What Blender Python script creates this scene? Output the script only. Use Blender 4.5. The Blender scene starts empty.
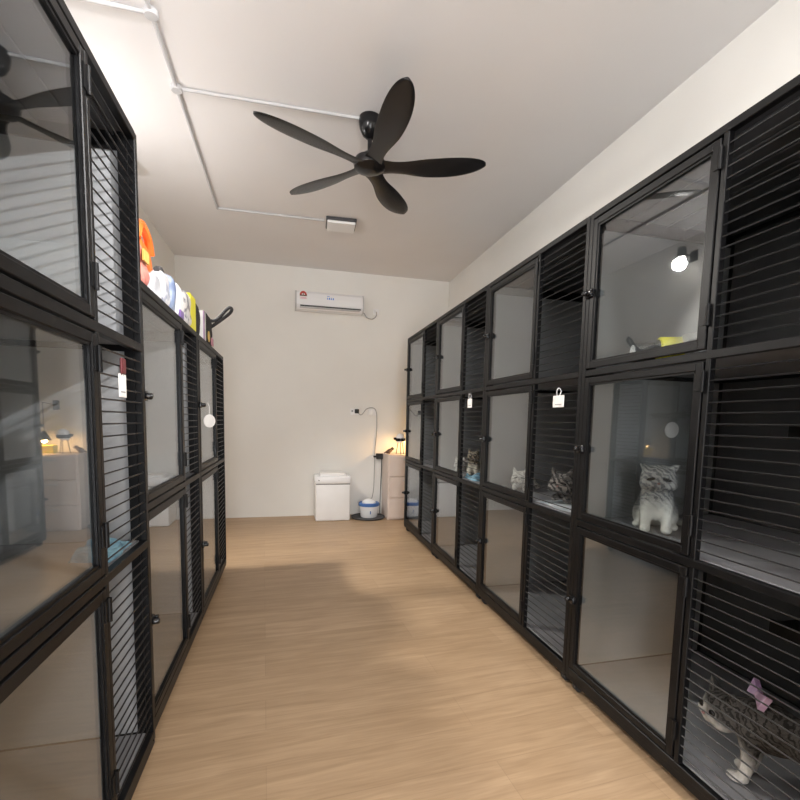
import bpy, bmesh, math, random
from mathutils import Vector, Matrix, noise
from math import sin, cos, pi, radians
random.seed(7)
S = bpy.context.scene
COL = S.collection

# ------------------------------------------------------------------ materials
def mat(name, color, rough=0.6, metal=0.0, spec=0.5, coat=0.0, emit=None, estr=0.0):
    m = bpy.data.materials.new(name); m.use_nodes = True
    b = m.node_tree.nodes['Principled BSDF']
    b.inputs['Base Color'].default_value = (*color, 1)
    b.inputs['Roughness'].default_value = rough
    b.inputs['Metallic'].default_value = metal
    b.inputs['Specular IOR Level'].default_value = spec
    b.inputs['Coat Weight'].default_value = coat
    if emit:
        b.inputs['Emission Color'].default_value = (*emit, 1)
        b.inputs['Emission Strength'].default_value = estr
    return m

def add_noise(m, c1, c2, scale=8, detail=4, stretch=(1, 1, 1), bump=0.0, bscale=60, lo=.35, hi=.65, rot=(0, 0, 0)):
    nt = m.node_tree; N = nt.nodes; L = nt.links; b = N['Principled BSDF']
    tc = N.new('ShaderNodeTexCoord'); mp = N.new('ShaderNodeMapping')
    mp.inputs['Scale'].default_value = stretch; mp.inputs['Rotation'].default_value = rot
    L.new(tc.outputs['Object'], mp.inputs['Vector'])
    n = N.new('ShaderNodeTexNoise'); n.inputs['Scale'].default_value = scale; n.inputs['Detail'].default_value = detail
    L.new(mp.outputs[0], n.inputs['Vector'])
    r = N.new('ShaderNodeValToRGB')
    r.color_ramp.elements[0].position = lo; r.color_ramp.elements[1].position = hi
    r.color_ramp.elements[0].color = (*c1, 1); r.color_ramp.elements[1].color = (*c2, 1)
    L.new(n.outputs['Fac'], r.inputs['Fac']); L.new(r.outputs['Color'], b.inputs['Base Color'])
    if bump:
        n2 = N.new('ShaderNodeTexNoise'); n2.inputs['Scale'].default_value = bscale; n2.inputs['Detail'].default_value = 3
        L.new(tc.outputs['Object'], n2.inputs['Vector'])
        bp = N.new('ShaderNodeBump'); bp.inputs['Strength'].default_value = bump; bp.inputs['Distance'].default_value = .01
        L.new(n2.outputs['Fac'], bp.inputs['Height']); L.new(bp.outputs[0], b.inputs['Normal'])
    return m

M = {}
M['wall'] = add_noise(mat('wall_paint', (.85, .84, .805), .85), (.84, .83, .795), (.875, .865, .83), 1.3, 3, bump=.08, bscale=90)
M['ceiling'] = add_noise(mat('ceiling_paint', (.80, .785, .78), .9), (.79, .775, .77), (.82, .805, .80), 1.1, 3, bump=.03, bscale=60)
M['black_metal'] = add_noise(mat('black_powder_coat', (.004, .004, .0045), .42, spec=.22), (.003, .003, .0035), (.006, .006, .0065), 12, 2, bump=.03, bscale=400)
M['wire'] = mat('black_wire', (.008, .008, .009), .4, spec=.4)
M['side'] = add_noise(mat('charcoal_panel', (.05, .05, .055), .55), (.045, .046, .05), (.06, .06, .064), 4, 3)
M['side_shaded'] = add_noise(mat('shaded_board', (.24, .25, .258), .6), (.225, .235, .243), (.26, .27, .28), 3, 3)  # same board as the left cages, darkened to stand in for interior shade
M['back_white'] = add_noise(mat('white_board', (.5, .51, .53), .6), (.48, .49, .51), (.53, .54, .56), 3, 3)
M['side_white'] = add_noise(mat('pale_board', (.36, .37, .385), .6), (.34, .35, .365), (.39, .40, .415), 3, 3)
M['back_dark'] = add_noise(mat('dark_board', (.05, .05, .052), .5), (.045, .045, .047), (.065, .065, .066), 3, 3)
M['tray'] = add_noise(mat('grey_tray', (.22, .22, .23), .5), (.20, .20, .21), (.25, .25, .26), 5, 4)
M['steel'] = mat('zinc', (.42, .42, .43), .35, .9)
M['dark_steel'] = mat('dark_steel', (.07, .07, .073), .4)
M['rubber'] = mat('black_rubber', (.02, .02, .02), .6)
M['gloss_black'] = mat('gloss_black', (.006, .006, .007), .2, spec=.4)
M['blade'] = mat('black_blade', (.012, .012, .013), .26)
M['white_plastic'] = add_noise(mat('white_plastic', (.90, .90, .90), .4), (.89, .89, .89), (.92, .92, .92), 6, 2)
M['white_gloss'] = mat('white_gloss', (.91, .92, .94), .25)
M['pvc'] = mat('white_pvc', (.56, .56, .57), .5)
M['dark_grey'] = mat('dark_grey', (.06, .06, .065), .5)
M['mid_grey'] = mat('mid_grey', (.3, .3, .31), .5)
M['blue'] = mat('blue_plastic', (.06, .16, .45), .4)
M['label_red'] = mat('label_red', (.55, .06, .04), .5)
M['label_dark'] = mat('label_dark', (.12, .05, .03), .5)
M['label_yellow'] = mat('label_yellow', (.85, .65, .1), .5)
M['label_blue'] = mat('label_blue', (.1, .3, .75), .5)
M['orange'] = add_noise(mat('orange_nylon', (.85, .17, .02), .5), (.80, .13, .015), (.95, .24, .04), 14, 3, bump=.4, bscale=25)
M['red_film'] = add_noise(mat('red_film', (.6, .16, .12), .35), (.75, .34, .28), (.45, .06, .05), 18, 3, bump=.4, bscale=30)
M['silver_film'] = add_noise(mat('silver_film', (.5, .5, .52), .3), (.42, .43, .46), (.70, .70, .72), 14, 3, bump=.5, bscale=30)
M['white_film'] = add_noise(mat('white_film', (.78, .78, .8), .4), (.30, .33, .42), (.66, .66, .68), 16, 4, bump=.4, bscale=30, lo=.36, hi=.46)
M['print_film'] = add_noise(mat('printed_film', (.7, .7, .7), .4), (.14, .14, .17), (.62, .60, .58), 26, 5, bump=.3, bscale=30, lo=.4, hi=.52)
M['blue_film'] = add_noise(mat('blue_grey_film', (.3, .37, .48), .4), (.16, .21, .36), (.42, .50, .62), 10, 3, bump=.4, bscale=30)
M['purple_film'] = mat('purple_film', (.2, .12, .35), .4)
M['yellow'] = add_noise(mat('yellow_card', (.85, .78, .03), .5), (.82, .74, .02), (.88, .82, .06), 6, 2)
M['black_fabric'] = add_noise(mat('black_fabric', (.02, .02, .022), .8), (.015, .015, .017), (.035, .033, .036), 40, 3, bump=.3, bscale=120)
M['pink'] = mat('pink_print', (.75, .35, .45), .6)
M['gold'] = mat('gold_print', (.7, .48, .12), .5)
M['purple'] = add_noise(mat('mauve_satin', (.42, .28, .42), .45), (.34, .2, .36), (.55, .4, .54), 20, 3)
M['blue_cloth'] = add_noise(mat('blue_cloth', (.16, .32, .42), .9), (.10, .22, .32), (.26, .46, .56), 14, 4, bump=.5, bscale=80)
M['grey_cloth'] = add_noise(mat('pale_cloth', (.5, .55, .58), .9), (.35, .42, .46), (.62, .66, .68), 12, 4, bump=.5, bscale=80)
M['beige_drawer'] = add_noise(mat('beige_plastic', (.68, .58, .52), .45), (.66, .56, .50), (.71, .61, .55), 4, 2)
M['paper'] = mat('white_card', (.85, .84, .82), .6)
M['maroon'] = mat('maroon_clip', (.12, .02, .025), .4)
M['cable'] = mat('grey_cable', (.4, .39, .38), .5)
M['brown'] = mat('brown_wood', (.10, .06, .045), .5)
M['eye'] = mat('cat_eye', (.012, .01, .008), .12)
M['nose'] = mat('cat_nose', (.22, .10, .09), .5)
M['amber'] = mat('cat_amber_eye', (.35, .2, .03), .15)
M['bulb'] = mat('lit_bulb', (1, .95, .85), .4, emit=(1, .93, .82), estr=55)
M['warm_bulb'] = mat('lit_warm_bulb', (1, .7, .3), .4, emit=(1, .55, .16), estr=40)
M['diffuser'] = mat('lit_diffuser', (1, 1, 1), .4, emit=(1, .95, .88), estr=9)
M['frost'] = mat('frosted_cover', (.88, .88, .88), .35)

def make_glass(name, tint, ior):
    m = bpy.data.materials.new(name); m.use_nodes = True
    nt = m.node_tree; N = nt.nodes; L = nt.links
    N.remove(N['Principled BSDF'])
    out = N['Material Output']
    geo = N.new('ShaderNodeNewGeometry')
    mx = N.new('ShaderNodeMix'); mx.data_type = 'FLOAT'
    mx.inputs[2].default_value = ior; mx.inputs[3].default_value = 1.0 / ior
    L.new(geo.outputs['Backfacing'], mx.inputs[0])
    fr = N.new('ShaderNodeFresnel'); L.new(mx.outputs[0], fr.inputs['IOR'])
    tr = N.new('ShaderNodeBsdfTransparent'); tr.inputs['Color'].default_value = (*tint, 1)
    gl = N.new('ShaderNodeBsdfGlossy'); gl.inputs['Roughness'].default_value = 0.012
    gl.inputs['Color'].default_value = (.95, .97, 1, 1)
    ms = N.new('ShaderNodeMixShader')
    L.new(fr.outputs[0], ms.inputs[0]); L.new(tr.outputs[0], ms.inputs[1]); L.new(gl.outputs[0], ms.inputs[2])
    L.new(ms.outputs[0], out.inputs['Surface'])
    return m
M['glass'] = make_glass('clear_pane', (.90, .92, .92), 1.95)

def wood_floor():
    m = mat('oak_laminate', (.55, .36, .21), .42)
    nt = m.node_tree; N = nt.nodes; L = nt.links; b = N['Principled BSDF']
    tc = N.new('ShaderNodeTexCoord')
    mp = N.new('ShaderNodeMapping'); mp.inputs['Rotation'].default_value = (0, 0, radians(-3))
    L.new(tc.outputs['Object'], mp.inputs['Vector'])
    br = N.new('ShaderNodeTexBrick')
    br.inputs['Scale'].default_value = 1.0; br.inputs['Brick Width'].default_value = 1.25; br.inputs['Row Height'].default_value = .19
    br.inputs['Mortar Size'].default_value = .0012; br.inputs['Mortar Smooth'].default_value = .3
    br.inputs['Color1'].default_value = (.42, .29, .175, 1); br.inputs['Color2'].default_value = (.47, .33, .205, 1)
    br.inputs['Mortar'].default_value = (.36, .245, .15, 1); br.offset = .37
    L.new(mp.outputs[0], br.inputs['Vector'])
    m2 = N.new('ShaderNodeMapping'); m2.inputs['Scale'].default_value = (1.4, 17, 1)
    L.new(mp.outputs[0], m2.inputs['Vector'])
    n1 = N.new('ShaderNodeTexNoise'); n1.inputs['Scale'].default_value = 1.6; n1.inputs['Detail'].default_value = 7; n1.inputs['Distortion'].default_value = .9
    L.new(m2.outputs[0], n1.inputs['Vector'])
    rp = N.new('ShaderNodeValToRGB'); rp.color_ramp.elements[0].position = .32; rp.color_ramp.elements[1].position = .7
    rp.color_ramp.elements[0].color = (.84, .81, .78, 1); rp.color_ramp.elements[1].color = (1.08, 1.08, 1.08, 1)
    L.new(n1.outputs['Fac'], rp.inputs['Fac'])
    m3 = N.new('ShaderNodeMapping'); m3.inputs['Scale'].default_value = (5, 90, 1); L.new(mp.outputs[0], m3.inputs['Vector'])
    n2 = N.new('ShaderNodeTexNoise'); n2.inputs['Scale'].default_value = 1.5; n2.inputs['Detail'].default_value = 3
    L.new(m3.outputs[0], n2.inputs['Vector'])
    r2 = N.new('ShaderNodeValToRGB'); r2.color_ramp.elements[0].position = .3; r2.color_ramp.elements[1].position = .6
    r2.color_ramp.elements[0].color = (.90, .88, .86, 1); r2.color_ramp.elements[1].color = (1, 1, 1, 1)
    L.new(n2.outputs['Fac'], r2.inputs['Fac'])
    a = N.new('ShaderNodeMix'); a.data_type = 'RGBA'; a.blend_type = 'MULTIPLY'; a.inputs[0].default_value = 1
    L.new(br.outputs['Color'], a.inputs[6]); L.new(rp.outputs['Color'], a.inputs[7])
    c = N.new('ShaderNodeMix'); c.data_type = 'RGBA'; c.blend_type = 'MULTIPLY'; c.inputs[0].default_value = 1
    L.new(a.outputs[2], c.inputs[6]); L.new(r2.outputs['Color'], c.inputs[7])
    L.new(c.outputs[2], b.inputs['Base Color'])
    bp = N.new('ShaderNodeBump'); bp.inputs['Strength'].default_value = .06; bp.inputs['Distance'].default_value = .005
    L.new(n2.outputs['Fac'], bp.inputs['Height']); L.new(bp.outputs[0], b.inputs['Normal'])
    return m
M['floor'] = wood_floor()

def coat(name, base, dark, white, zlo, zhi, wscale=16, front=0.0):
    """tabby fur: stripes over base, white on the low / front of the body"""
    m = mat(name, base, .95, spec=.15)
    nt = m.node_tree; N = nt.nodes; L = nt.links; b = N['Principled BSDF']
    tc = N.new('ShaderNodeTexCoord')
    w = N.new('ShaderNodeTexWave'); w.wave_type = 'BANDS'; w.bands_direction = 'DIAGONAL'
    w.inputs['Scale'].default_value = wscale; w.inputs['Distortion'].default_value = 7; w.inputs['Detail'].default_value = 3
    w.inputs['Detail Scale'].default_value = 2.2
    L.new(tc.outputs['Object'], w.inputs['Vector'])
    r = N.new('ShaderNodeValToRGB'); r.color_ramp.elements[0].position = .25; r.color_ramp.elements[1].position = .6
    r.color_ramp.elements[0].color = (*dark, 1); r.color_ramp.elements[1].color = (*base, 1)
    L.new(w.outputs['Fac'], r.inputs['Fac'])
    sx = N.new('ShaderNodeSeparateXYZ'); L.new(tc.outputs['Object'], sx.inputs[0])
    n = N.new('ShaderNodeTexNoise'); n.inputs['Scale'].default_value = 30; L.new(tc.outputs['Object'], n.inputs['Vector'])
    ad = N.new('ShaderNodeMath'); ad.operation = 'MULTIPLY_ADD'; ad.inputs[1].default_value = .05
    L.new(n.outputs['Fac'], ad.inputs[0]); L.new(sx.outputs['Z'], ad.inputs[2])
    ad2 = N.new('ShaderNodeMath'); ad2.operation = 'MULTIPLY_ADD'; ad2.inputs[1].default_value = front
    L.new(sx.outputs['Y'], ad2.inputs[0]); L.new(ad.outputs[0], ad2.inputs[2])
    mr = N.new('ShaderNodeMapRange'); mr.inputs['From Min'].default_value = zlo; mr.inputs['From Max'].default_value = zhi
    L.new(ad2.outputs[0], mr.inputs['Value'])
    mx = N.new('ShaderNodeMix'); mx.data_type = 'RGBA'
    L.new(mr.outputs[0], mx.inputs[0]); mx.inputs[6].default_value = (*white, 1); L.new(r.outputs['Color'], mx.inputs[7])
    L.new(mx.outputs[2], b.inputs['Base Color'])
    n2 = N.new('ShaderNodeTexNoise'); n2.inputs['Scale'].default_value = 160; L.new(tc.outputs['Object'], n2.inputs['Vector'])
    bp = N.new('ShaderNodeBump'); bp.inputs['Strength'].default_value = .5; bp.inputs['Distance'].default_value = .006
    L.new(n2.outputs['Fac'], bp.inputs['Height']); L.new(bp.outputs[0], b.inputs['Normal'])
    return m
M['coat_silver'] = coat('silver_tabby_fur', (.33, .33, .32), (.15, .15, .155), (.78, .76, .70), .070, .135, 24, .42)
M['coat_dark'] = coat('dark_tabby_fur', (.06, .055, .05), (.022, .02, .018), (.60, .58, .54), .005, .075, 30, .8)
M['coat_brown'] = coat('brown_tabby_fur', (.36, .31, .24), (.09, .075, .06), (.70, .66, .57), .09, .13, 15, .42)
M['coat_grey'] = coat('grey_tabby_fur', (.20, .19, .18), (.05, .05, .05), (.40, .38, .36), .01, .04, 15)
M['coat_pale'] = coat('pale_tabby_fur', (.72, .70, .66), (.38, .36, .33), (.84, .82, .78), .02, .06, 12)

# ------------------------------------------------------------------ mesh helpers
class MB:
    def __init__(s): s.bm = bmesh.new()
    def box(s, x0, x1, y0, y1, z0, z1, bev=0.0, seg=1, mtx=None):
        r = bmesh.ops.create_cube(s.bm, size=1)
        vs = r['verts']
        for v in vs:
            v.co = Vector(((x0 + x1) / 2 + v.co.x * (x1 - x0), (y0 + y1) / 2 + v.co.y * (y1 - y0), (z0 + z1) / 2 + v.co.z * (z1 - z0)))
        if bev:
            es = list({e for v in vs for e in v.link_edges})
            r = bmesh.ops.bevel(s.bm, geom=es, offset=bev, segments=seg, affect='EDGES', profile=.5)
            vs = list({v for f in r['faces'] for v in f.verts} | {v for v in vs if v.is_valid})
        if mtx is not None:
            for v in vs: v.co = mtx @ v.co
        return s
    def tube(s, pts, r, n=8, cap=True):
        pts = [Vector(p) for p in pts]
        if not isinstance(r, (list, tuple)): r = [r] * len(pts)
        rings = []; up = None
        for i, p in enumerate(pts):
            t = (pts[min(i + 1, len(pts) - 1)] - pts[max(i - 1, 0)]).normalized()
            if up is None:
                up = t.orthogonal().normalized()
            up = (up - t * up.dot(t))
            up = up.normalized() if up.length > 1e-6 else t.orthogonal().normalized()
            w = t.cross(up)
            rings.append([s.bm.verts.new(p + (up * cos(2 * pi * k / n) + w * sin(2 * pi * k / n)) * r[i]) for k in range(n)])
        for a, b in zip(rings, rings[1:]):
            for k in range(n): s.bm.faces.new((a[k], a[(k + 1) % n], b[(k + 1) % n], b[k]))
        if cap:
            s.bm.faces.new(rings[0][::-1]); s.bm.faces.new(rings[-1])
        return s
    def lathe(s, prof, c=(0, 0, 0), n=24, axis='Z'):
        rings = []
        for rr, z in prof:
            ring = []
            for k in range(n):
                a = 2 * pi * k / n
                p = Vector((rr * cos(a), rr * sin(a), z))
                if axis == 'X': p = Vector((p.z, p.x, p.y))
                if axis == 'Y': p = Vector((p.y, p.z, p.x))
                ring.append(s.bm.verts.new(p + Vector(c)))
            rings.append(ring)
        for a, b in zip(rings, rings[1:]):
            for k in range(n): s.bm.faces.new((a[k], a[(k + 1) % n], b[(k + 1) % n], b[k]))
        s.bm.faces.new(rings[0][::-1]); s.bm.faces.new(rings[-1])
        return s
    def ball(s, c, r, u=16, v=10, mtx=None):
        if not isinstance(r, (list, tuple)): r = (r, r, r)
        mm = Matrix.Translation(c) @ (mtx or Matrix.Identity(4)) @ Matrix.Diagonal((*r, 1))
        bmesh.ops.create_uvsphere(s.bm, u_segments=u, v_segments=v, radius=1, matrix=mm)
        return s
    def prism(s, poly, y0, y1, plane='XZ'):
        """extrude a 2-D outline"""
        def P(a, b, t): return Vector((a, t, b)) if plane == 'XZ' else (Vector((t, a, b)) if plane == 'YZ' else Vector((a, b, t)))
        A = [s.bm.verts.new(P(a, b, y0)) for a, b in poly]; B = [s.bm.verts.new(P(a, b, y1)) for a, b in poly]
        n = len(poly)
        s.bm.faces.new(A); s.bm.faces.new(B[::-1])
        for k in range(n): s.bm.faces.new((A[k], B[k], B[(k + 1) % n], A[(k + 1) % n]))
        return s
    def build(s, name, m, parent=None, loc=(0, 0, 0), smooth=False, rot=None):
        bmesh.ops.recalc_face_normals(s.bm, faces=s.bm.faces[:])
        me = bpy.data.meshes.new(name); s.bm.to_mesh(me); s.bm.free()
        me.materials.append(m)
        if smooth:
            me.shade_smooth()
            me.set_sharp_from_angle(angle=radians(40))
        o = bpy.data.objects.new(name, me); COL.objects.link(o); o.location = loc
        if rot: o.rotation_euler = rot
        if parent: o.parent = parent
        return o

def tag(o, label, cat, group=None):
    o['label'] = label; o['category'] = cat
    if group: o['group'] = group
    return o
def thing(name, label, cat, loc=(0, 0, 0), rz=0.0, group=None):
    o = bpy.data.objects.new(name, None); o.empty_display_size = .05
    COL.objects.link(o); o.location = loc; o.rotation_euler = (0, 0, rz)
    return tag(o, label, cat, group)
def struct(o): o['kind'] = 'structure'; return o
def copy_tree(o, parent=None):
    c = o.copy(); COL.objects.link(c); c.parent = parent
    for ch in [x for x in bpy.data.objects if x.parent == o]: copy_tree(ch, c)
    return c

# ------------------------------------------------------------------ setting
XL, XR, YB, YF, HC = -1.235, 2.007, 5.647, -1.7, 2.994
struct(MB().box(XL - .1, XR + .1, YF - 1.2, YB + .1, -.1, 0).build('floor', M['floor']))
struct(MB().box(XL - .1, XR + .1, YF - .1, YB + .1, HC, HC + .1).build('ceiling', M['ceiling']))
struct(MB().box(XL - .1, XR + .1, YB, YB + .1, 0, HC).build('wall_back', M['wall']))
struct(MB().box(XL - .1, XL, YF, YB, 0, HC).build('wall_left', M['wall']))
struct(MB().box(XR, XR + .1, YF, YB, 0, HC).build('wall_right', M['wall']))
DX0, DX1, DZ = -.36, .62, 2.1
struct(MB().box(XL - .1, DX0, YF - .1, YF, 0, HC).box(DX1, XR + .1, YF - .1, YF, 0, HC).box(DX0, DX1, YF - .1, YF, DZ, HC).build('wall_front', M['wall']))
struct(MB().box(DX0, DX0 + .04, YF - .11, YF + .01, 0, DZ).box(DX1 - .04, DX1, YF - .11, YF + .01, 0, DZ)
       .box(DX0, DX1, YF - .11, YF + .01, DZ - .04, DZ).build('trim_1', M['white_plastic']))

# ------------------------------------------------------------------ cages
L, D, T = .9955, .748, .022
MIDU = .604
def make_cage(levels, back, side, label, group, wire_gap=.0338, MIDU=.604):
    root = thing('cat_cage', label, 'cage', group=group)
    h = T / 2
    zt = levels[-1]
    # frame: corner posts, middle post, rails at every level
    f = MB(); bv = .002
    for u in (0, L - T):
        for d in (0, D - T): f.box(u, u + T, d, d + T, levels[0] - .012, zt, bv)
    f.box(MIDU - .009, MIDU + .009, 0, T, levels[0], zt - .001, bv)
    for i, z in enumerate(levels):
        z0, z1 = (z, z + .026) if i == 0 else ((z - .026, z) if i == len(levels) - 1 else (z - .013, z + .013))
        f.box(T, L - T, -.001, T, z0, z1, bv); f.box(T, L - T, D - T, D, z0, z1, bv)
        for u in (0, L - T): f.box(u + .001, u + T - .001, T, D - T, z0 - (.035 if i == len(levels) - 1 else 0), z1, bv)
    for u in (T, L - T - .004): f.box(u, u + .004, T - .001, T + .026, levels[0], zt - .004)
    if levels[0] > .05:   # lower front rail close above the floor
        f.box(0, L, .002, T, levels[0] - .03, levels[0] + .004, bv)
    f.build('frame', M['black_metal'], root)
    MB().box(T + .001, L - T - .001, D - .012, D - .004, levels[0] + .01, zt - .01).build('back_panel', back, root)
    for u in (.007, L - .013):
        MB().box(u, u + .006, T, D - T, levels[0] + .01, zt - .01).build('side_panel', side, root)
    r = MB().box(T, L - T, T, D - T, zt - .010, zt - .003)
    for k in range(7):
        d = .06 + k * .1
        r.tube([(T, d, zt - .017), (L - T, d, zt - .017)], .004, 6)
    r.build('roof_panel', M['side'], root)
    for i in range(len(levels) - 1):
        zf = levels[i] + (.026 if i == 0 else .013); zc = levels[i + 1] - (.026 if i == len(levels) - 2 else .013)
        MB().box(T + .004, L - T - .004, T + .002, D - .03, zf - .008, zf + .002, .001).build('floor_tray', M['tray'], root)
        # door
        a0, a1, b0, b1 = T + .004, MIDU - .014, zf + .006, zc - .006
        w = .026
        d = MB(); dy0, dy1 = -.002, .018
        d.box(a0, a0 + w, dy0, dy1, b0, b1, .002); d.box(a1 - w, a1, dy0, dy1, b0, b1, .002)
        d.box(a0 + w - .001, a1 - w + .001, dy0, dy1, b0, b0 + w, .002); d.box(a0 + w - .001, a1 - w + .001, dy0, dy1, b1 - w, b1, .002)
        # thin retaining bead round the pane
        for q in (0,):
            bw = .007
            d.box(a0 + w, a0 + w + bw, .002, .008, b0 + w, b1 - w); d.box(a1 - w - bw, a1 - w, .002, .008, b0 + w, b1 - w)
            d.box(a0 + w, a1 - w, .002, .008, b0 + w, b0 + w + bw); d.box(a0 + w, a1 - w, .002, .008, b1 - w - bw, b1 - w)
        door = d.build('door', M['black_metal'], root)
        p = MB().box(a0 + w - .003, a1 - w + .003, .009, .013, b0 + w - .003, b1 - w + .003).build('glass_pane', M['glass'], door)
        p['label'] = 'clear glass pane'
        for zz in (b0 + .10, b1 - .06):
            hg = MB().lathe([(.001, -.033), (.0062, -.032), (.0062, .032), (.001, .033)], (a1 + .005, -.005, zz), 10)
            hg.box(a1 - .018, a1 + .004, -.005, -.002, zz - .028, zz + .028)
            hg.build('hinge', M['black_metal'], door, smooth=True)
        zm = (levels[i] + levels[i + 1]) / 2 + .0
        la = MB().box(.004, .05, -.012, -.001, zm - .017, zm + .017, .003, 2)
        la.lathe([(.001, 0), (.010, 0), (.010, -.02), (.007, -.024), (.001, -.024)], (.020, -.010, zm), 14, 'Y')
        la.box(.038, .056, -.024, -.002, zm - .011, zm + .011, .003, 2)
        la.build('latch', M['gloss_black'], door, smooth=True)
        # wire panel
        wm = MB(); n = int((zc - zf) / wire_gap)
        for k in range(1, n + 1):
            z = zf + (zc - zf) * k / (n + 1)
            wm.tube([(MIDU + .008, .006, z), (L - T + .002, .006, z)], .0024, 6)
        wm.build('wire_panel', M['wire'], root)
        # resting ledge in the wire bay
        zl = zf + .40
        lg = MB().box(MIDU - .05, L - T - .002, D - .33, D - .03, zl, zl + .016, .002)
        lg.box(MIDU - .05, L - T - .002, D - .336, D - .326, zl - .02, zl + .03, .002)
        lg.build('ledge', M['black_metal'], root)
    for u in (.045, L - .045):
        for d in (.045, D - .045):
            z1 = levels[0] - .012
            c = MB().box(u - .024, u + .024, d - .024, d + .024, z1 - .006, z1 + .001, .002)
            c.box(u - .018, u - .013, d - .016, d + .016, .028, z1 - .004); c.box(u + .013, u + .018, d - .016, d + .016, .028, z1 - .004)
            rw = min(.029, z1 * .45)
            c.lathe([(rw * .6, -.011), (rw, -.009), (rw, .009), (rw * .6, .011)], (u, d, rw), 18, 'X')
            c.build('caster', M['rubber'], root, smooth=True)
    return root
LV3 = [.08, .774, 1.418, 2.074]
LV2 = [.08, .883, 1.652]
Y0, XC, W = 4.712, 1.2264, .9977
GR = 'three-tier cages along the right wall'
right_labels = ['black three-tier cat cage at the far end of the right row, nearest the beige drawers',
                'black three-tier cage second from far end of right row, white tag on its wire panel',
                'black three-tier cage in right row holding a grey cat lying on a blanket',
                'nearest black three-tier cage of right row, with the seated silver cat behind glass']
cages = []
for i in range(4):
    if i == 0:
        c = make_cage(LV3, M['back_dark'], M['side_shaded'], right_labels[0], GR)
    else:
        c = copy_tree(cages[0]); c['label'] = right_labels[i]
    c.location = (XC, Y0 - W * i, 0); c.rotation_euler = (0, 0, -pi / 2)
    cages.append(c)
tall = make_cage(LV3, M['back_white'], M['side_white'], 'tall black three-tier cat cage in the left foreground with white back board', 'cages along the left wall', MIDU=.632)
tall.location = (-.461, 1.652 - L, 0); tall.rotation_euler = (0, 0, pi / 2)
low1 = make_cage(LV2, M['back_white'], M['side_white'], 'lower black two-tier cage just behind the tall left cage, bags piled on top', 'cages along the left wall', .032, .632)
low1.location = (-.478, 1.662, 0); low1.rotation_euler = (0, 0, pi / 2)
low2 = copy_tree(low1); low2['label'] = 'lower black two-tier cage at the far end of the left row, black bag on top'
low2.location = (-.478, 1.662 + W, 0); low2.rotation_euler = (0, 0, pi / 2)

# ------------------------------------------------------------------ ceiling fan
FX, FY, FZ = .475, 2.823, 2.73
fan = thing('ceiling_fan', 'black five-blade ceiling fan hanging from the white ceiling', 'fan', (FX, FY, HC))
dz = FZ - HC
MB().lathe([(.001, 0), (.066, 0), (.068, -.025), (.062, -.06), (.045, -.095), (.022, -.115), (.001, -.118)], n=32).build('canopy', M['gloss_black'], fan, smooth=True)
MB().tube([(0, 0, -.10), (0, 0, dz + .05)], .014, 14).build('downrod', M['gloss_black'], fan, smooth=True)
MB().lathe([(.001, dz + .075), (.03, dz + .07), (.05, dz + .045), (.088, dz + .03), (.098, dz + .005), (.092, dz - .02), (.065, dz - .034), (.03, dz - .042), (.001, dz - .044)], n=36).build('motor_hub', M['gloss_black'], fan, smooth=True)
def blade(ang):
    bm = bmesh.new(); R0, R1 = .055, .70; n = 44; k = 9
    top, bot = [], []
    for i in range(n + 1):
        t = 1 - (1 - i / n) ** 1.6; r = R0 + (R1 - R0) * t
        # narrow neck, broad paddle, rounded tip
        wd = .034 + .024 * math.exp(-t * 9) + .042 * (1 / (1 + math.exp(-(t - .32) * 13)))
        if t > .62: wd *= math.sqrt(max(0.0, 1 - ((t - .62) / .38) ** 2.2)) * .985 + .015
        pitch = radians(13) * (1 - .25 * t)
        rt, rb = [], []
        for j in range(k + 1):
            s = -1 + 2 * j / k
            th = .006 * math.sqrt(max(0, 1 - s * s)) + .0008
            x, y = r, s * wd + .012 * sin(t * pi)
            z = -y * math.tan(pitch) + .028 * t * t - .008
            rt.append(bm.verts.new((x, y, z + th))); rb.append(bm.verts.new((x, y, z - th)))
        top.append(rt); bot.append(rb)
    for i in range(n):
        for j in range(k):
            bm.faces.new((top[i][j], top[i + 1][j], top[i + 1][j + 1], top[i][j + 1]))
            bm.faces.new((bot[i][j], bot[i][j + 1], bot[i + 1][j + 1], bot[i + 1][j]))
        for j in (0, k): bm.faces.new((top[i][j], bot[i][j], bot[i + 1][j], top[i + 1][j]))
    for i in (0, n):
        for j in range(k): bm.faces.new((top[i][j], top[i][j + 1], bot[i][j + 1], bot[i][j]))
    b = MB(); b.bm.free(); b.bm = bm
    return b.build('blade', M['blade'], fan, (0, 0, dz), True, (0, 0, ang))
for kk in range(5): blade(radians(58.5 + 72 * kk))

# ------------------------------------------------------------------ conduit, flood light, lamps
con = thing('electrical_conduit', 'white electrical conduit running across the ceiling to the fan and light', 'conduit', (-.59, 2.85, HC))
zc = -.0105
def pipe(a, b): MB().tube([a, b], .0095, 12).build('pipe', M['pvc'], con, smooth=True)
pipe((0, -1.9, zc), (0, 1.44, zc)); pipe((0, 0, zc), (FX + .59 - .06, FY - 2.85, zc)); pipe((-.62, -.47, zc), (0, -.47, zc)); pipe((0, 1.44, zc), (.905, 1.42, zc))
for p in ((0, 0), (0, -.47)):
    MB().lathe([(.001, 0), (.030, 0), (.031, -.018), (.027, -.025), (.001, -.026)], (p[0], p[1], -.001), 20).build('junction_box', M['pvc'], con, smooth=True)
MB().ball((0, 1.44, zc), .0115).build('elbow', M['pvc'], con, smooth=True)

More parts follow.
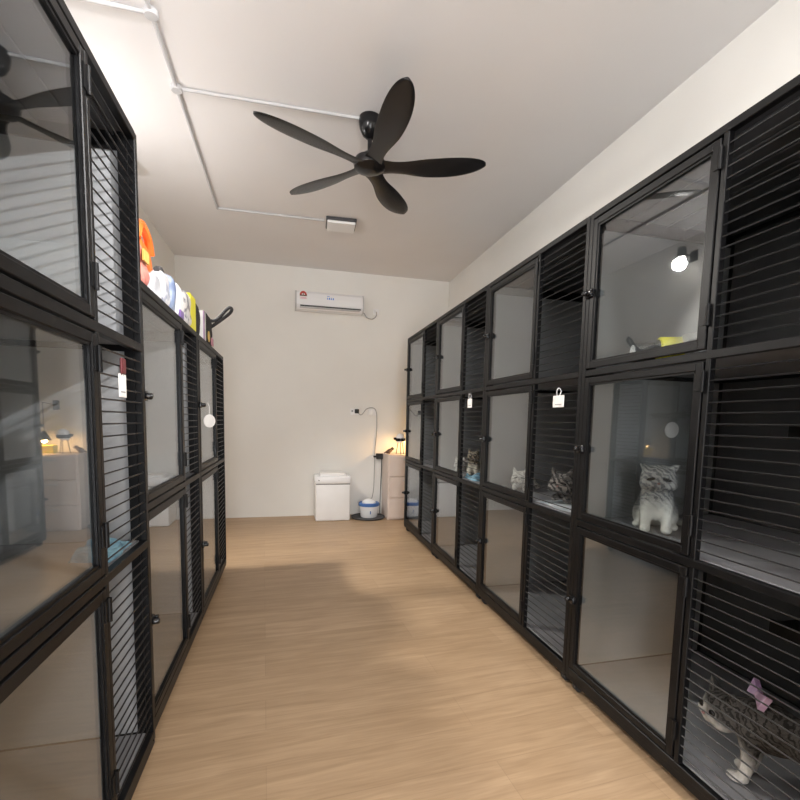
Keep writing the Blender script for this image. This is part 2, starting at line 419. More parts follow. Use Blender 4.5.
fl = thing('flood_light', 'flat square flood light, black body with white front, on the ceiling', 'light', (.465, 4.29, HC), radians(-3))
MB().box(-.135, .135, -.11, .11, -.028, 0, .006, 2).build('body', M['dark_grey'], fl)
g = MB().box(-.125, .125, -.10, .10, -.050, -.027, .006, 2).build('front_cover', M['frost'], fl); g['label'] = 'white front cover'

# spot lamp high on the left wall (hidden behind the tall cage, seen reflected)
LA = Vector((-1.06, 3.60, 2.77))
def wall_spot(label, x, y, z, sgn):
    sp = thing('wall_spotlight', label, 'light', (x, y, z), 0 if sgn > 0 else pi, 'wall spotlights')
    MB().box(0, .02, -.04, .04, -.05, .05, .004).build('bracket', M['gloss_black'], sp)
    MB().tube([(.02, 0, 0), (.08, 0, .0), (.12, 0, .0)], .009, 10).build('arm', M['gloss_black'], sp, smooth=True)
    MB().lathe([(.012, .10), (.035, .09), (.042, .02), (.044, .0), (.040, .0), (.036, .02), (.010, .05)], (.15, 0, -.03), 22).build('head', M['gloss_black'], sp, smooth=True)
    MB().ball((.15, 0, -.03), (.03, .03, .03)).build('bulb', M['bulb'], sp, smooth=True)
wall_spot('lit black spotlight fixed high on the left wall above the low cages', XL, 3.60, 2.80, 1)
wall_spot('lit black spotlight fixed high on the right wall above the near cages', XR, .35, 2.80, -1)
def point(name, loc, e, col, r):
    l = bpy.data.lights.new(name, 'POINT'); l.energy = e; l.color = col; l.shadow_soft_size = r
    o = bpy.data.objects.new(name, l); COL.objects.link(o); o.location = loc; return o
def spot(name, loc, target, e, col, r, ang, blend):
    l = bpy.data.lights.new(name, 'SPOT'); l.energy = e; l.color = col; l.shadow_soft_size = r; l.spot_size = radians(ang); l.spot_blend = blend
    o = bpy.data.objects.new(name, l); COL.objects.link(o); o.location = loc
    o.rotation_euler = (Vector(target) - Vector(loc)).to_track_quat('-Z', 'Y').to_euler(); return o
spot('spotlight_lamp', (XL + .17, 3.60, 2.71), (.75, 2.8, 0), 185, (1, .95, .88), .055, 122, .85)

spot('spotlight_lamp', (XR - .17, .35, 2.71), (-.60, 1.6, 2.25), 420, (1, .98, .97), .03, 50, .9)
def uplight(label, y, z, e, col, tx):  # unseen uplights, added only to brighten the ceiling
    ul = thing('fill_uplight', label, 'light', (XL, y, z), 0, 'added fill uplights')
    MB().box(0, .02, -.04, .04, -.06, .05, .004).build('bracket', M['white_plastic'], ul)
    MB().lathe([(.001, -.05), (.04, -.05), (.075, .05), (.07, .05), (.036, -.04), (.001, -.04)], (.10, 0, 0), 24).build('shade', M['white_plastic'], ul, smooth=True)
    MB().ball((.10, 0, -.005), (.025, .025, .03)).build('bulb', M['diffuser'], ul, smooth=True)
    spot('fill_uplight_lamp', (XL + .10, y, z + .06), (XL + tx, y + .3, 3.2), e, col, .04, 146, .6)
uplight('white unseen fill uplight added on the left wall above the tall cage', .45, 2.42, 84, (1, .96, .97), .45)
uplight('white unseen fill uplight added on the left wall above the bags on the low cages', 3.05, 2.22, 11, (1, .95, .95), .6)
cl = thing('ceiling_lamp', 'round white lit ceiling lamp behind the camera', 'light', (.9, .3, HC))
MB().lathe([(.001, 0), (.17, 0), (.175, -.03), (.16, -.05), (.15, -.052), (.001, -.053)], n=36).build('housing', M['white_plastic'], cl, smooth=True)
MB().lathe([(.001, -.053), (.148, -.053), (.13, -.064), (.001, -.067)], n=36).build('diffuser', M['diffuser'], cl, smooth=True)
def area(name, loc, rot, sx, sy, e, col, shape='RECTANGLE'):
    l = bpy.data.lights.new(name, 'AREA'); l.shape = shape; l.size = sx; l.size_y = sy; l.energy = e; l.color = col
    o = bpy.data.objects.new(name, l); COL.objects.link(o); o.location = loc; o.rotation_euler = rot; return o
area('ceiling_lamp_light', (.9, .3, HC - .075), (0, 0, 0), .26, .26, 26, (1, .98, .95), 'DISK')
area('doorway_fill_light', ((DX0 + DX1) / 2, YF - .06, 1.1), (pi / 2, 0, 0), DX1 - DX0 - .1, 1.9, 56, (.97, .98, 1))  # area light added in the unseen doorway, standing in for light beyond

# ------------------------------------------------------------------ air conditioner
ac = thing('air_conditioner', 'white wall-mounted air conditioner high on the back wall', 'air conditioner', (.075, YB, 2.478))
WA, HA, DA = .797, .215, .2
prof = [(0, .03), (0, HA), (-DA * .55, HA), (-DA * .8, HA - .012), (-DA * .95, HA - .04), (-DA, HA * .55), (-DA, .05), (-DA * .93, .02), (-DA * .75, .0), (-.04, 0)]
b = MB().prism(prof, 0.014, WA - .014, 'YZ'); b.build('body', M['white_gloss'], ac)
for x0, x1 in ((0, .015), (WA - .015, WA)):
    e = MB().prism([(y * 1.0 - (.002 if y < -.1 else 0), z) for y, z in prof], x0, x1, 'YZ').build('end_cap', M['pvc'], ac)
s = MB().box(.055, WA - .035, -DA - .004, -DA + .02, .026, .038).build('air_outlet', M['dark_grey'], ac); s['label'] = 'dark air outlet slot'
MB().box(.05, WA - .05, -DA - .006, -DA + .02, .006, .022, .003).build('louver', M['pvc'], ac)
# energy label
lb = MB().box(.045, .135, -DA - .002, -DA + .001, .10, .20).build('energy_label', M['paper'], ac)
arc = [(.090 + .040 * cos(t), .150 + .042 * sin(t)) for t in [pi * k / 14 for k in range(15)]] + [(.090 + .019 * cos(t), .150 + .018 * sin(t)) for t in [pi * (14 - k) / 14 for k in range(15)]]
MB().prism(arc, -DA - .0035, -DA - .0015, 'XZ').build('label_arch', M['label_red'], lb)
MB().box(.050, .130, -DA - .0035, -DA - .0015, .136, .150).box(.086, .094, -DA - .004, -DA - .0015, .150, .172).build('label_bar', M['label_dark'], lb)
MB().box(.054, .126, -DA - .003, -DA - .0015, .108, .113).box(.058, .122, -DA - .003, -DA - .0015, .119, .124).build('label_lines', M['pink'], lb)
lg = MB()
for x0, w in ((.36, .012), (.378, .02), (.404, .014), (.424, .018)):
    lg.prism([(x0, .118), (x0 + w, .118), (x0 + w * .75, .138), (x0 + w * .25, .142)], -DA - .002, -DA + .0005, 'XZ')
lg.box(.362, .39, -DA - .002, -DA + .0005, .152, .157)
q = lg.build('blue_logo', M['label_blue'], ac); q['label'] = 'small blue mark'
# its socket and cable
so = thing('wall_socket', 'white wall socket high on the back wall right of the air conditioner', 'socket', (1.055, YB, 2.545), group='wall sockets')
MB().box(-.036, .036, -.012, 0, -.036, .036, .004, 2).build('plate', M['white_plastic'], so)
MB().box(-.012, .012, -.04, -.01, -.016, .016, .004, 2).build('plug', M['white_plastic'], so)
cb = [(1.055, YB - .035, 2.54), (1.05, YB - .05, 2.49), (1.02, YB - .05, 2.455), (.98, YB - .05, 2.445), (.93, YB - .05, 2.46), (.90, YB - .06, 2.50), (.868, YB - .07, 2.515)]
def smooth_path(p, n=6):
    p = [Vector(x) for x in p]; o = []
    for i in range(len(p) - 1):
        a, b2, c2, d2 = p[max(i - 1, 0)], p[i], p[i + 1], p[min(i + 2, len(p) - 1)]
        for k in range(n):
            t = k / n
            o.append(.5 * ((2 * b2) + (c2 - a) * t + (2 * a - 5 * b2 + 4 * c2 - d2) * t * t + (3 * b2 - a - 3 * c2 + d2) * t ** 3))
    o.append(p[-1]); return o
tag(MB().tube(smooth_path(cb), .006, 8).build('power_cable', M['cable'], None, smooth=True), 'short grey cable looping from the air conditioner to its socket', 'cable', 'power cables')

# ------------------------------------------------------------------ things along the back wall
bn = thing('storage_bin', 'white lidded storage bin standing against the back wall', 'bin', (.505, 5.455, 0))
MB().box(-.205, .205, -.16, .16, 0, .44, .018, 3).build('body', M['white_plastic'], bn, smooth=True)
MB().box(-.213, .213, -.17, .17, .445, .535, .018, 3).build('lid', M['white_gloss'], bn, smooth=True)
MB().box(-.15, .15, -.13, .13, .53, .568, .012, 3).build('top_tray', M['white_plastic'], bn, smooth=True)
MB().box(-.20, .20, -.158, .158, .436, .447).build('seam', M['mid_grey'], bn)
MB().lathe([(.001, 0), (.008, 0), (.008, -.004), (.001, -.004)], (-.165, -.169, .49), 12, 'Y').build('button', M['mid_grey'], bn)

tr = tag(MB().lathe([(.001, 0), (.20, 0), (.212, .018), (.206, .018), (.198, .008), (.001, .008)], (0, 0, 0), 40).build('round_tray', M['dark_grey'], None, (.95, 5.43, 0), True), 'dark round tray on the floor under the water fountain', 'tray')
wf = thing('water_fountain', 'small white pet water fountain with blue rim on dark tray', 'fountain', (.965, 5.45, .0085))
MB().lathe([(.001, 0), (.098, 0), (.105, .01), (.122, .14), (.118, .142), (.001, .142)], n=32).build('bowl', M['white_gloss'], wf, smooth=True)
MB().lathe([(.11, .14), (.128, .141), (.131, .155), (.129, .175), (.118, .182), (.09, .172)], n=32).build('rim', M['blue'], wf, smooth=True)['label'] = 'blue rim'
MB().lathe([(.001, .165), (.088, .168), (.085, .19), (.06, .212), (.03, .222), (.001, .224)], n=28).build('spout_cap', M['white_gloss'], wf, smooth=True)
MB().box(-.006, .006, -.116, -.108, .05, .09, .002).build('level_window', M['blue'], wf)

for (x, lab) in ((.80, 'white wall socket with a black plug, left of the two low sockets'), (1.03, 'white wall socket with white plug, right of the two low sockets')):
    so = thing('wall_socket', lab, 'socket', (x, YB, 1.305), group='wall sockets')
    MB().box(-.055, .055, -.012, 0, -.04, .04, .005, 2).build('plate', M['white_plastic'], so)
    if x < 1:
        MB().box(.0, .05, -.055, -.01, -.018, .035, .006, 2).build('plug', M['rubber'], so)['label'] = 'black plug'
        MB().box(-.04, -.02, -.016, -.011, .0, .02).build('switch', M['mid_grey'], so)
    else:
        MB().box(-.02, .02, -.05, -.01, -.022, .022, .006, 2).build('plug', M['white_plastic'], so)
c1 = [(.84, YB - .04, 1.295), (.87, YB - .035, 1.27), (.90, YB - .03, 1.285), (.95, YB - .02, 1.345), (1.02, YB - .06, 1.36), (1.07, YB - .03, 1.32), (1.085, YB - .01, 1.2), (1.08, YB - .01, 1.0), (1.065, YB - .01, .80), (1.06, YB - .02, .55), (1.05, YB - .05, .35), (1.02, YB - .11, .235), (.985, 5.50, .222)]
tag(MB().tube(smooth_path(c1), .0055, 8).build('power_cable', M['cable'], None, smooth=True), 'grey cable hanging from the low wall socket down to the fountain', 'cable', 'power cables')

dr = thing('drawer_tower', 'beige plastic drawer tower in the far right corner behind the cages', 'drawers', (1.16, 5.24, 0))
MB().box(0, .52, .012, .38, 0, .795, .006, 2).build('body', M['beige_drawer'], dr)
for z0, z1 in ((.02, .265), (.275, .525), (.535, .78)):
    d = MB().box(.012, .508, -.006, .014, z0, z1, .006, 2).build('drawer', M['beige_drawer'], dr)
    MB().box(.18, .34, -.020, -.006, z1 - .05, z1 - .032, .004, 2).build('handle', M['pvc'], d)
pa = thing('power_adapter', 'black power adapter hung on the wall left of the drawer tower', 'adapter', (1.13, YB, .745))
MB().box(-.05, .04, -.07, 0, -.03, .04, .008, 2).build('body', M['rubber'], pa)
MB().box(-.085, -.048, -.05, -.02, -.01, .012, .004).build('plug', M['rubber'], pa)
tag(MB().tube(smooth_path([(1.145, YB - .05, .715), (1.148, YB - .05, .6), (1.14, YB - .04, .3), (1.135, YB - .05, .006), (1.14, YB - .12, .006)]), .005, 8).build('power_cable', M['rubber'], None, smooth=True), 'thin black cable dropping to the floor beside the drawer tower', 'cable', 'power cables')
bd = thing('toy_bird', 'small dark brown bird-shaped toy on the left end of the drawer tower', 'toy', (1.205, 5.42, .795), radians(20))
m1 = MB().ball((0, 0, .035), (.05, .024, .026), mtx=Matrix.Rotation(radians(-25), 4, 'Y')).ball((.045, 0, .062), .02)
m1.tube([(-.03, 0, .03), (-.075, 0, .012)], [.014, .006], 8).tube([(.06, 0, .062), (.082, 0, .058)], [.006, .001], 6).tube([(0, 0, .02), (0, 0, .0)], .012, 8)
m1.build('body', M['brown'], bd, smooth=True)
fg = thing('dome_robot', 'white dome-headed toy with dark band on thin legs beside corner lamp', 'toy', (1.335, 5.38, .795))
for a in range(3):
    an = a * 2.1 + .4
    MB().tube([(.03 * cos(an), .03 * sin(an), .145), (.055 * cos(an), .055 * sin(an), 0)], .005, 8).build('leg', M['dark_grey'], fg, smooth=True)
MB().lathe([(.001, .14), (.05, .142), (.058, .17), (.056, .21), (.04, .24), (.02, .252), (.001, .255)], n=24).build('head', M['white_gloss'], fg, smooth=True)
MB().lathe([(.056, .16), (.0605, .162), (.0605, .195), (.056, .197)], n=24).build('visor_band', M['gloss_black'], fg, smooth=True)
MB().box(-.085, -.05, -.02, .02, .175, .205, .006, 2).build('ear', M['gloss_black'], fg)
pl = thing('wall_lamp', 'black cone-shaded wall lamp glowing warm above the drawer tower', 'lamp', (1.50, YB, 1.30))
MB().box(-.03, .03, -.015, 0, -.05, .05, .003).build('bracket', M['rubber'], pl)
MB().tube([(0, -.01, 0), (0, -.287, .02), (0, -.287, -.28)], .004, 8).build('arm', M['rubber'], pl, smooth=True)
MB().lathe([(.001, 1.0), (.014, .997), (.02, .977), (.062, .902), (.060, .902), (.016, .972), (.001, .977)], (0, -.287, -1.268), n=28).build('lamp_shade', M['rubber'], pl, smooth=True)
MB().ball((0, -.287, -.33), (.02, .02, .022)).build('bulb', M['warm_bulb'], pl, smooth=True)
point('pendant_glow', (1.50, 5.36, .925), 6.5, (1, .56, .2), .02)
yb = thing('yellow_box', 'bright yellow box on the drawer tower under the cone lamp', 'box', (1.50, 5.40, .795))
MB().box(-.08, .08, -.05, .05, 0, .085, .004).build('carton', M['yellow'], yb)
MB().box(-.03, .06, -.0515, -.0495, .03, .06).build('front_panel', M['label_yellow'], yb)

# ------------------------------------------------------------------ bags and packs on the low cages
def pillow(w, d, h, amp=.012, seed=0, top=1.0, bot=1.0, ex=.45, pinch=1.0):
    """soft pouch, base on z=0; squarish superellipse section"""
    bm = bmesh.new(); nu, nv = 26, 14; rings = []
    for j in range(nv + 1):
        t = j / nv
        prof = (1 - abs(2 * t - 1) ** 5) ** .5
        k = (bot + (top - bot) * t)
        ring = []
        for i in range(nu):
            a = 2 * pi * i / nu
            c, s_ = cos(a), sin(a)
            x = (abs(c) ** ex) * (1 if c >= 0 else -1) * w / 2 * max(prof, .55) * k
            y = (abs(s_) ** ex) * (1 if s_ >= 0 else -1) * d / 2 * max(prof, .18) * (1 - (1 - pinch) * t)
            v = Vector((x, y, t * h))
            nn = noise.noise_vector(v * 14 + Vector((seed * 3.1, seed, 0))) * amp
            nn.z *= .5 if 0 < j < nv else .0
            ring.append(bm.verts.new(v + nn))
        rings.append(ring)
    for a, b in zip(rings, rings[1:]):
        for i in range(nu): bm.faces.new((a[i], a[(i + 1) % nu], b[(i + 1) % nu], b[i]))
    bm.faces.new(rings[0][::-1]); bm.faces.new(rings[-1])
    m = MB(); m.bm.free(); m.bm = bm
    return m
ZT = LV2[-1] + .001
GB = 'bags and packs on the low left cages'
# name, label, cat, material, x, y, w(along aisle y), d, h, rot
def pouch(name, label, cat, m, x, y, w, d, h, seed, **k):
    r = thing(name, label, cat, (x, y, ZT), pi / 2, GB)
    pillow(w, d, h, seed=seed, **k).build('pouch', M[m], r, smooth=True)
    return r
p = pouch('treat_bag', 'pinkish red see-through pack beside the tall cage, under the orange bag', 'pack', 'red_film', -.545, 1.86, .12, .08, .17, 1)
MB().box(-.03, .03, -.047, -.040, .10, .14).build('label_patch', M['gold'], p)
p = pouch('orange_bag', 'bright orange nylon bag, tallest of the pile on low left cages', 'bag', 'orange', -.628, 2.20, .32, .08, .30, 2, top=.72, amp=.015)
MB().tube(smooth_path([(-.10, -.03, .27), (-.08, -.035, .325), (-.02, -.03, .345), (.05, -.03, .32), (.09, -.03, .26)]), .018, 8).build('handle', M['orange'], p, smooth=True)
pouch('silver_pack', 'crinkled silver-grey film pack at the foot of the orange bag', 'pack', 'silver_film', -.525, 1.995, .10, .06, .10, 3)
p = pouch('white_bag', 'white printed bag with a dark strap just right of the orange bag', 'bag', 'white_film', -.522, 2.13, .125, .06, .15, 4)
MB().tube([(-.055, 0, .143), (.0, 0, .160), (.055, 0, .143)], .012, 8).build('strap', M['dark_grey'], p, smooth=True)
pouch('blue_pack', 'blue-grey striped pouch between two white bags', 'pack', 'blue_film', -.535, 2.265, .10, .08, .175, 5)
p = pouch('white_pouch', 'plain white pouch with a purple lower edge', 'pack', 'white_plastic', -.535, 2.385, .10, .08, .18, 6, amp=.006)
MB().box(-.035, .035, -.043, -.034, .015, .05, .002).build('purple_band', M['purple_film'], p)
p = pouch('printed_bag', 'white bag with grey print and dark top edge beside the yellow box', 'bag', 'print_film', -.545, 2.55, .17, .10, .19, 7)
MB().box(-.06, .06, -.012, .012, .180, .194, .003).build('top_strip', M['dark_grey'], p)
r = thing('yellow_carton', 'bright yellow upright box among the bags on the low cages', 'box', (-.56, 2.745, ZT), pi / 2, GB)
MB().box(-.07, .07, -.05, .05, 0, .21, .005, 2).build('carton', M['yellow'], r)
r = thing('black_case', 'tall narrow black case right of the yellow box', 'case', (-.57, 2.905, ZT), pi / 2, GB)
pillow(.13, .12, .225, amp=.004, seed=8, top=.75).build('shell', M['black_fabric'], r, smooth=True)
r = thing('white_carton', 'white and mauve box squeezed between two black bags', 'box', (-.56, 3.035, ZT), pi / 2, GB)
MB().box(-.035, .035, -.06, .06, 0, .19, .004, 2).build('carton', M['paper'], r)
MB().box(-.036, -.01, -.0615, -.055, .0, .191, .001).build('mauve_stripe', M['purple'], r)
r = thing('black_bag', 'black carry bag with pink and gold print and a raised loop handle', 'bag', (-.575, 3.27, ZT), pi / 2, GB)
pillow(.34, .14, .24, amp=.010, seed=9, top=.62).build('pouch', M['black_fabric'], r, smooth=True)
MB().lathe([(.001, 0), (.035, 0), (.035, -.004), (.001, -.004)], (-.07, -.069, .07), 18, 'Y').build('gold_patch', M['gold'], r)
MB().box(.02, .09, -.075, -.068, .03, .08, .002).build('pink_patch', M['pink'], r)
hd = smooth_path([(.06, .0, .20), (.10, -.03, .207), (.12, -.09, .217), (.13, -.165, .302), (.13, -.19, .300), (.13, -.175, .268), (.12, -.095, .197), (.11, -.035, .15)])
MB().tube(hd, .011, 8).build('handle', M['black_fabric'], r, smooth=True)

# ------------------------------------------------------------------ tags on the wires
def card(label, loc, rz, w, h, clip, group='hanging name cards'):
    r = thing('name_card', label, 'card', loc, rz, group)
    MB().box(-w / 2, w / 2, -.004, -.001, -h, 0, .001).build('card', M['paper'], r)
    MB().tube(smooth_path([(-.012, -.003, -.004), (-.008, -.008, .02), (0, -.004, .034), (.008, .004, .02), (.006, -.003, -.004)]), .002, 6).build('hook', M[clip], r)
    MB().box(-w * .3, w * .3, -.0045, -.0035, -h * .8, -h * .74).build('text_line', M['mid_grey'], r)
    return r
card('white name card on the wire panel beside the lying grey cat', (XC + .0035, 1.885, 1.335), -pi / 2, .088, .055, 'white_plastic')
card('white name card on the wire panel second from the far end', (XC + .0035, 2.955, 1.365), -pi / 2, .075, .062, 'white_plastic')
r = card('white name card with maroon clip on the tall left cage', (-.461 - .0035, 1.452, 1.318), pi / 2, .056, .066, 'maroon')
MB().box(-.018, .018, -.009, -.002, .0, .045, .004, 2).build('clip', M['maroon'], r)
r = thing('round_tag', 'white round tag hanging from a latch on the low left cage', 'tag', (-.478 + .050, 2.665, 1.235), .75)
MB().lathe([(.001, -.004), (.036, -.004), (.036, 0), (.001, 0)], (0, -.002, -.055), 24, 'Y').build('disc', M['paper'], r)
MB().tube(smooth_path([(0, -.002, -.02), (.004, 0, .02), (0, .01, .045)]), .0025, 6).build('string', M['white_plastic'], r)

# ------------------------------------------------------------------ cats
def cat_body(parts, voxel=.0065):
    mb = MB()
    for p in parts:
        if p[0] == 'e': mb.ball(p[1], p[2], 20, 14, p[3] if len(p) > 3 else None)
        else:
            pts = p[1]; rs = p[2]
            mb.tube(pts, rs, 12)
            for q, rr in ((pts[0], rs[0]), (pts[-1], rs[-1])): mb.ball(q, rr, 12, 8)
    me = bpy.data.meshes.new('tmp'); mb.bm.to_mesh(me); mb.bm.free()
    o = bpy.data.objects.new('tmp', me); COL.objects.link(o)
    r = o.modifiers.new('r', 'REMESH'); r.mode = 'VOXEL'; r.voxel_size = voxel; r.use_smooth_shade = True
    s_ = o.modifiers.new('s', 'SMOOTH'); s_.factor = .5; s_.iterations = 3
    dg = bpy.context.evaluated_depsgraph_get()
    nm = bpy.data.meshes.new_from_object(o.evaluated_get(dg))
    bpy.data.objects.remove(o); bpy.data.meshes.remove(me)
    # fluffy outline
    for v in nm.vertices:
        v.co += noise.noise_vector(v.co * 70) * .0014
    nm.shade_smooth()
    return nm
def head_parts(c, s=1.0, yaw=0.0, tilt=0.0, folded=True):
    R = Matrix.Translation(c) @ Matrix.Rotation(yaw, 4, 'Z') @ Matrix.Rotation(tilt, 4, 'X') @ Matrix.Scale(s, 4)
    P = lambda x, y, z: R @ Vector((x, y, z))
    Q = Matrix.Rotation(yaw, 4, 'Z') @ Matrix.Rotation(tilt, 4, 'X')
    E = lambda x, y, z, r: ('e', P(x, y, z), tuple(k * s for k in r), Q)
    L = [E(0, 0, 0, (.064, .054, .052)), E(.034, -.02, -.018, (.032, .034, .028)), E(-.034, -.02, -.018, (.032, .034, .028)),
         E(.012, -.048, -.016, (.016, .012, .013)), E(-.012, -.048, -.016, (.016, .012, .013)), E(0, -.045, -.030, (.014, .012, .010)), E(0, -.02, .026, (.045, .03, .022))]
    for sg in (1, -1):
        if folded: L.append(('t', [P(sg * .040, -.004, .030), P(sg * .054, -.010, .046), P(sg * .064, -.018, .056)], [.018 * s, .013 * s, .005 * s]))
        else: L.append(('t', [P(sg * .036, 0, .036), P(sg * .046, -.004, .062), P(sg * .052, -.006, .084)], [.02 * s, .013 * s, .003 * s]))
    return L, P, Q
def finish_cat(root, body, coatm, P, Q, s, squint=True):
    body.materials.clear(); body.materials.append(M[coatm])
    b = bpy.data.objects.new('body', body); COL.objects.link(b); b.parent = root
    for sg in (1, -1):
        tl = Matrix.Rotation(sg * radians(16 if squint else 0), 4, 'Y')
        MB().ball(P(sg * .026, -.050, .004), ((.016 if squint else .012) * s, .007 * s, (.006 if squint else .010) * s), 12, 8, Q @ tl).build('eye', M['eye'], root, smooth=True)
    MB().ball(P(0, -.061, -.010), (.006 * s, .004 * s, .004 * s), 10, 6, Q).build('nose', M['nose'], root, smooth=True)
    return b
def seated_cat(label, loc, rz, coatm, s=1.0, headyaw=0.0, folded=True):
    root = thing('cat', label, 'cat', loc, rz, 'cats in the cages')
    H, P, Q = head_parts(Vector((0, -.045, .212)), 1.0, headyaw, radians(6), folded)
    parts = H + [('e', (0, .085, .078), (.070, .088, .078)), ('t', [(0, .06, .10), (0, .0, .155)], [.07, .056]), ('e', (0, -.03, .125), (.056, .046, .062)), ('e', (0, -.035, .165), (.05, .036, .035)), ('e', (0, -.035, .085), (.036, .03, .045)),
        ('t', [(.031, -.045, .115), (.034, -.058, .055), (.035, -.064, .020)], [.027, .020, .0175]), ('t', [(-.031, -.045, .115), (-.034, -.058, .055), (-.035, -.064, .020)], [.027, .020, .0175]),
        ('e', (.036, -.078, .0145), (.020, .029, .0145)), ('e', (-.036, -.078, .0145), (.020, .029, .0145)),
        ('e', (.052, .07, .052), (.032, .062, .052)), ('e', (-.052, .07, .052), (.032, .062, .052)),
        ('e', (.064, .01, .014), (.018, .032, .014)), ('e', (-.064, .01, .014), (.018, .032, .014)),
        ('t', [(0, .165, .03), (.06, .17, .02), (.11, .11, .017), (.115, .04, .016)], [.018, .018, .017, .012])]
    me = cat_body(parts); finish_cat(root, me, coatm, P, Q, 1.0); root.scale = (s, s, s)
    # front-leg cuffs of whiskers
    return root
def loaf_cat(label, loc, rz, coatm, s=1.0, headyaw=0.0):
    root = thing('cat', label, 'cat', loc, rz, 'cats in the cages')
    H, P, Q = head_parts(Vector((0, -.10, .098)), 1.0, headyaw, 0, False)
    parts = H + [('e', (0, .08, .066), (.085, .13, .066)), ('e', (0, -.01, .068), (.07, .075, .06)), ('e', (0, -.06, .075), (.05, .05, .05)),
        ('e', (.065, .13, .045), (.036, .07, .045)), ('e', (-.065, .13, .045), (.036, .07, .045)),
        ('t', [(.04, -.03, .03), (.038, -.11, .018)], [.024, .018]), ('t', [(-.04, -.03, .03), (-.038, -.11, .018)], [.024, .018]),
        ('t', [(.02, .2, .03), (.09, .19, .02), (.125, .10, .017), (.12, .01, .015)], [.02, .02, .018, .012])]
    me = cat_body(parts); finish_cat(root, me, coatm, P, Q, 1.0); root.scale = (s, s, s)
    return root
def standing_cat(label, loc, rz, coatm, s=1.0, headyaw=0.0):
    root = thing('cat', label, 'cat', loc, rz, 'cats in the cages')
    H, P, Q = head_parts(Vector((0, -.175, .180)), 1.0, headyaw, radians(4), False)
    parts = H + [('e', (0, -.06, .185), (.062, .085, .070)), ('e', (0, .05, .185), (.062, .11, .066)), ('e', (0, .14, .185), (.060, .07, .066)), ('t', [(0, -.09, .195), (0, -.15, .185)], [.056, .048])]
    for sg in (1, -1):
        parts += [('t', [(sg * .034, -.10, .17), (sg * .036, -.095, .09), (sg * .036, -.105, .02)], [.034, .021, .017]), ('e', (sg * .036, -.122, .014), (.019, .028, .014)),
                  ('t', [(sg * .038, .15, .17), (sg * .042, .115, .11), (sg * .04, .175, .065), (sg * .04, .165, .018)], [.045, .032, .019, .016]), ('e', (sg * .04, .148, .014), (.018, .028, .014))]
    parts += [('t', [(0, .20, .20), (0, .27, .16), (0, .33, .12), (.02, .39, .10)], [.02, .017, .016, .012])]
    me = cat_body(parts); finish_cat(root, me, coatm, P, Q, 1.0, False); root.scale = (s, s, s)
    return root
F1, F2, F3 = .108, .789, 1.433
seated_cat('silver and white flat-faced cat sitting upright behind glass', (1.425, 1.475, F2), radians(-42), 'coat_silver', 1.0, radians(0))
c4 = standing_cat('dark tabby cat with a mauve bow standing in the bottom cage', (1.43, .905, F1), radians(203), 'coat_dark', 1.05, radians(48))
bw = MB()
bw.ball((0, 0, 0), .014).prism([(-.005, -.01), (-.06, -.028), (-.068, .03), (-.005, .012)], -.010, .010).prism([(.005, -.01), (.06, -.028), (.068, .03), (.005, .012)], -.010, .010)
bow = bw.build('bow', M['purple'], c4, (0, -.095, .268), False, (radians(-20), 0, radians(30))); bow.scale = (.8, .8, .8); bow['label'] = 'mauve satin bow'
loaf_cat('grey tabby cat lying on a pale blanket behind wires, mid tier', (1.46, 2.05, F2 + .012), radians(-75), 'coat_grey', 1.0, radians(20))
seated_cat('small brown tabby cat sitting behind wires under the far white card', (1.40, 3.25, F2), radians(-30), 'coat_brown', .72, 0, False)
loaf_cat('pale tabby cat lying behind glass left of the grey cat', (1.43, 2.66 - .10, F2), radians(-35), 'coat_pale', .8, 0)
loaf_cat('pale tabby cat lying behind glass second from the far end', (1.42, 3.55, F2), radians(-35), 'coat_pale', .72, 0)

def blanket(label, loc, rz, w, d, m, seed, h=.02):
    bm = bmesh.new(); n = 18; g = []
    for i in range(n + 1):
        row = []
        for j in range(n + 1):
            x, y = (i / n - .5) * w, (j / n - .5) * d
            e = min(i, n - i, j, n - j) / n
            z = h * (.45 + .55 * noise.noise(Vector((x * 14 + seed, y * 14, seed)))) if e > 0 else .002
            wob = noise.noise(Vector((x * 9, y * 9, seed + 5))) * .02
            row.append(bm.verts.new((x + wob, y + wob, max(z, .002))))
        g.append(row)
    for i in range(n):
        for j in range(n): bm.faces.new((g[i][j], g[i + 1][j], g[i + 1][j + 1], g[i][j + 1]))
    r = bmesh.ops.extrude_face_region(bm, geom=bm.faces[:])
    for v in [e for e in r['geom'] if isinstance(e, bmesh.types.BMVert)]: v.co.z = 0.0
    q = MB(); q.bm.free(); q.bm = bm
    o = q.build('blanket', m, None, loc, True, (0, 0, rz))
    return tag(o, label, 'blanket', 'blankets in the cages')
blanket('pale grey blanket under the lying grey cat', (1.50, 1.98, F2), 0, .44, .30, M['grey_cloth'], 1, .012)
blanket('crumpled blue blanket beside the small brown cat', (1.42, 3.02, F2), 0, .30, .22, M['blue_cloth'], 2, .06)
blanket('crumpled blue blanket in the mid tier of the tall left cage', (-.545, 1.49, F2), 0, .12, .20, M['blue_cloth'], 3, .05)

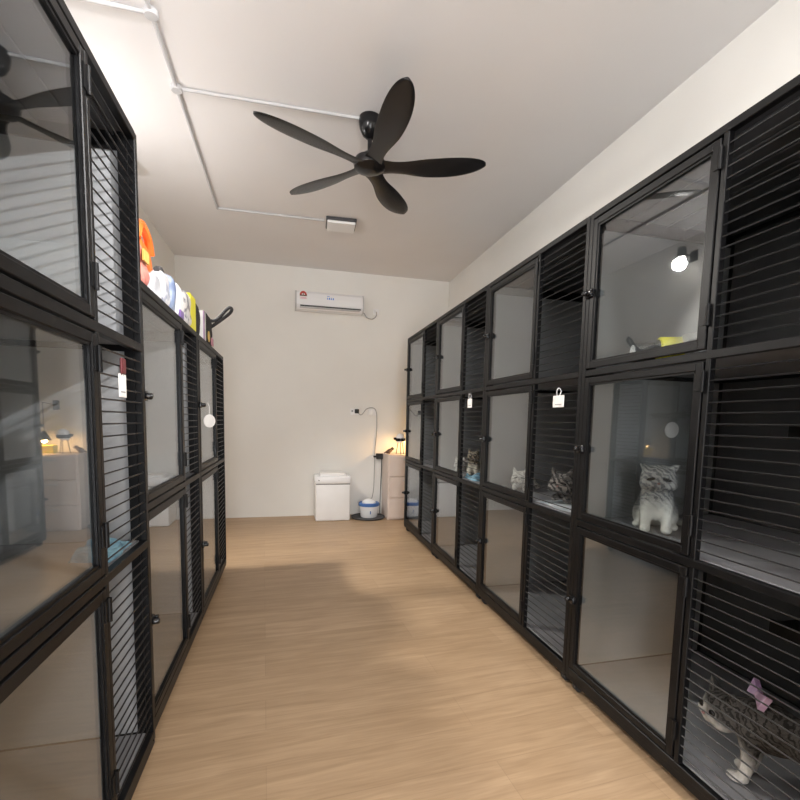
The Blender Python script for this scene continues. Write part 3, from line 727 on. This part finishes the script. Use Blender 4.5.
# small things in the right row
GT = 'cans in the top tier'
for (y, m1_, lab, x) in ((1.455, 'dark_grey', 'dark round tin lying on its side with a white end, top tier', 1.306), (1.335, 'yellow', 'yellow round tin lying on its side in the top tier', 1.306)):
    r = thing('round_tin', lab, 'tin', (x, y, F3 + .040), radians(-25), GT)
    MB().lathe([(.001, -.044), (.037, -.044), (.040, -.04), (.040, .04), (.037, .044), (.001, .044)], n=26, axis='X').build('wrapper', M[m1_], r, smooth=True)
    MB().lathe([(.001, 0), (.031, 0), (.032, .003), (.001, .004)], (.044, 0, 0), 26, 'X').build('end_disc', M['white_plastic'] if m1_ == 'dark_grey' else M['dark_grey'], r)
    MB().lathe([(.001, 0), (.031, 0), (.032, -.003), (.001, -.004)], (-.044, 0, 0), 26, 'X').build('end_disc', M['white_plastic'] if m1_ == 'dark_grey' else M['dark_grey'], r)
tag(MB().lathe([(.001, 0), (.032, 0), (.046, .068), (.043, .069), (.030, .006), (.001, .006)], n=28).build('feeding_bowl', M['steel'], None, (1.30, 1.225, F3), True), 'grey metal feeding bowl beside the yellow tin', 'bowl')
dc = thing('vent_disc', 'round white disc on the dark panel behind the seated cat', 'disc', (1.70, Y0 - 3 * W - .0135, 1.185))
MB().lathe([(.018, 0), (.036, 0), (.036, -.006), (.018, -.006)], n=28, axis='Y').build('ring', M['white_plastic'], dc, smooth=True)
MB().lathe([(.001, 0), (.019, 0), (.017, -.004), (.001, -.004)], n=24, axis='Y').build('centre', M['mid_grey'], dc)

# ------------------------------------------------------------------ camera, world, view
cam = bpy.data.cameras.new('camera'); cam.sensor_width = 36; cam.lens = 449.1 * 36 / 800
cam.shift_y = 62.6 / 800; cam.clip_start = .05
co = bpy.data.objects.new('camera', cam); COL.objects.link(co); S.camera = co
yaw, pitch, roll = .2433, -.0919, .0202
d = Vector((sin(yaw) * cos(pitch), cos(yaw) * cos(pitch), sin(pitch)))
r = Vector((cos(yaw), -sin(yaw), 0)); u = r.cross(d)
r2 = r * cos(roll) + u * sin(roll); u2 = u * cos(roll) - r * sin(roll)
mw = Matrix((r2, u2, -d)).transposed().to_4x4(); mw.translation = (0, 0, 1.2)
co.matrix_world = mw
wd = bpy.data.worlds.new('world'); S.world = wd; wd.use_nodes = True
wd.node_tree.nodes['Background'].inputs[0].default_value = (.6, .65, .7, 1); wd.node_tree.nodes['Background'].inputs[1].default_value = .3
S.view_settings.view_transform = 'Standard'; S.view_settings.look = 'None'; S.view_settings.exposure = 0.5; S.view_settings.gamma = 1
S.cycles.use_denoising = True
S.cycles.max_bounces = 12; S.cycles.transparent_max_bounces = 24; S.cycles.diffuse_bounces = 6; S.cycles.glossy_bounces = 6
S.cycles.sample_clamp_indirect = 4
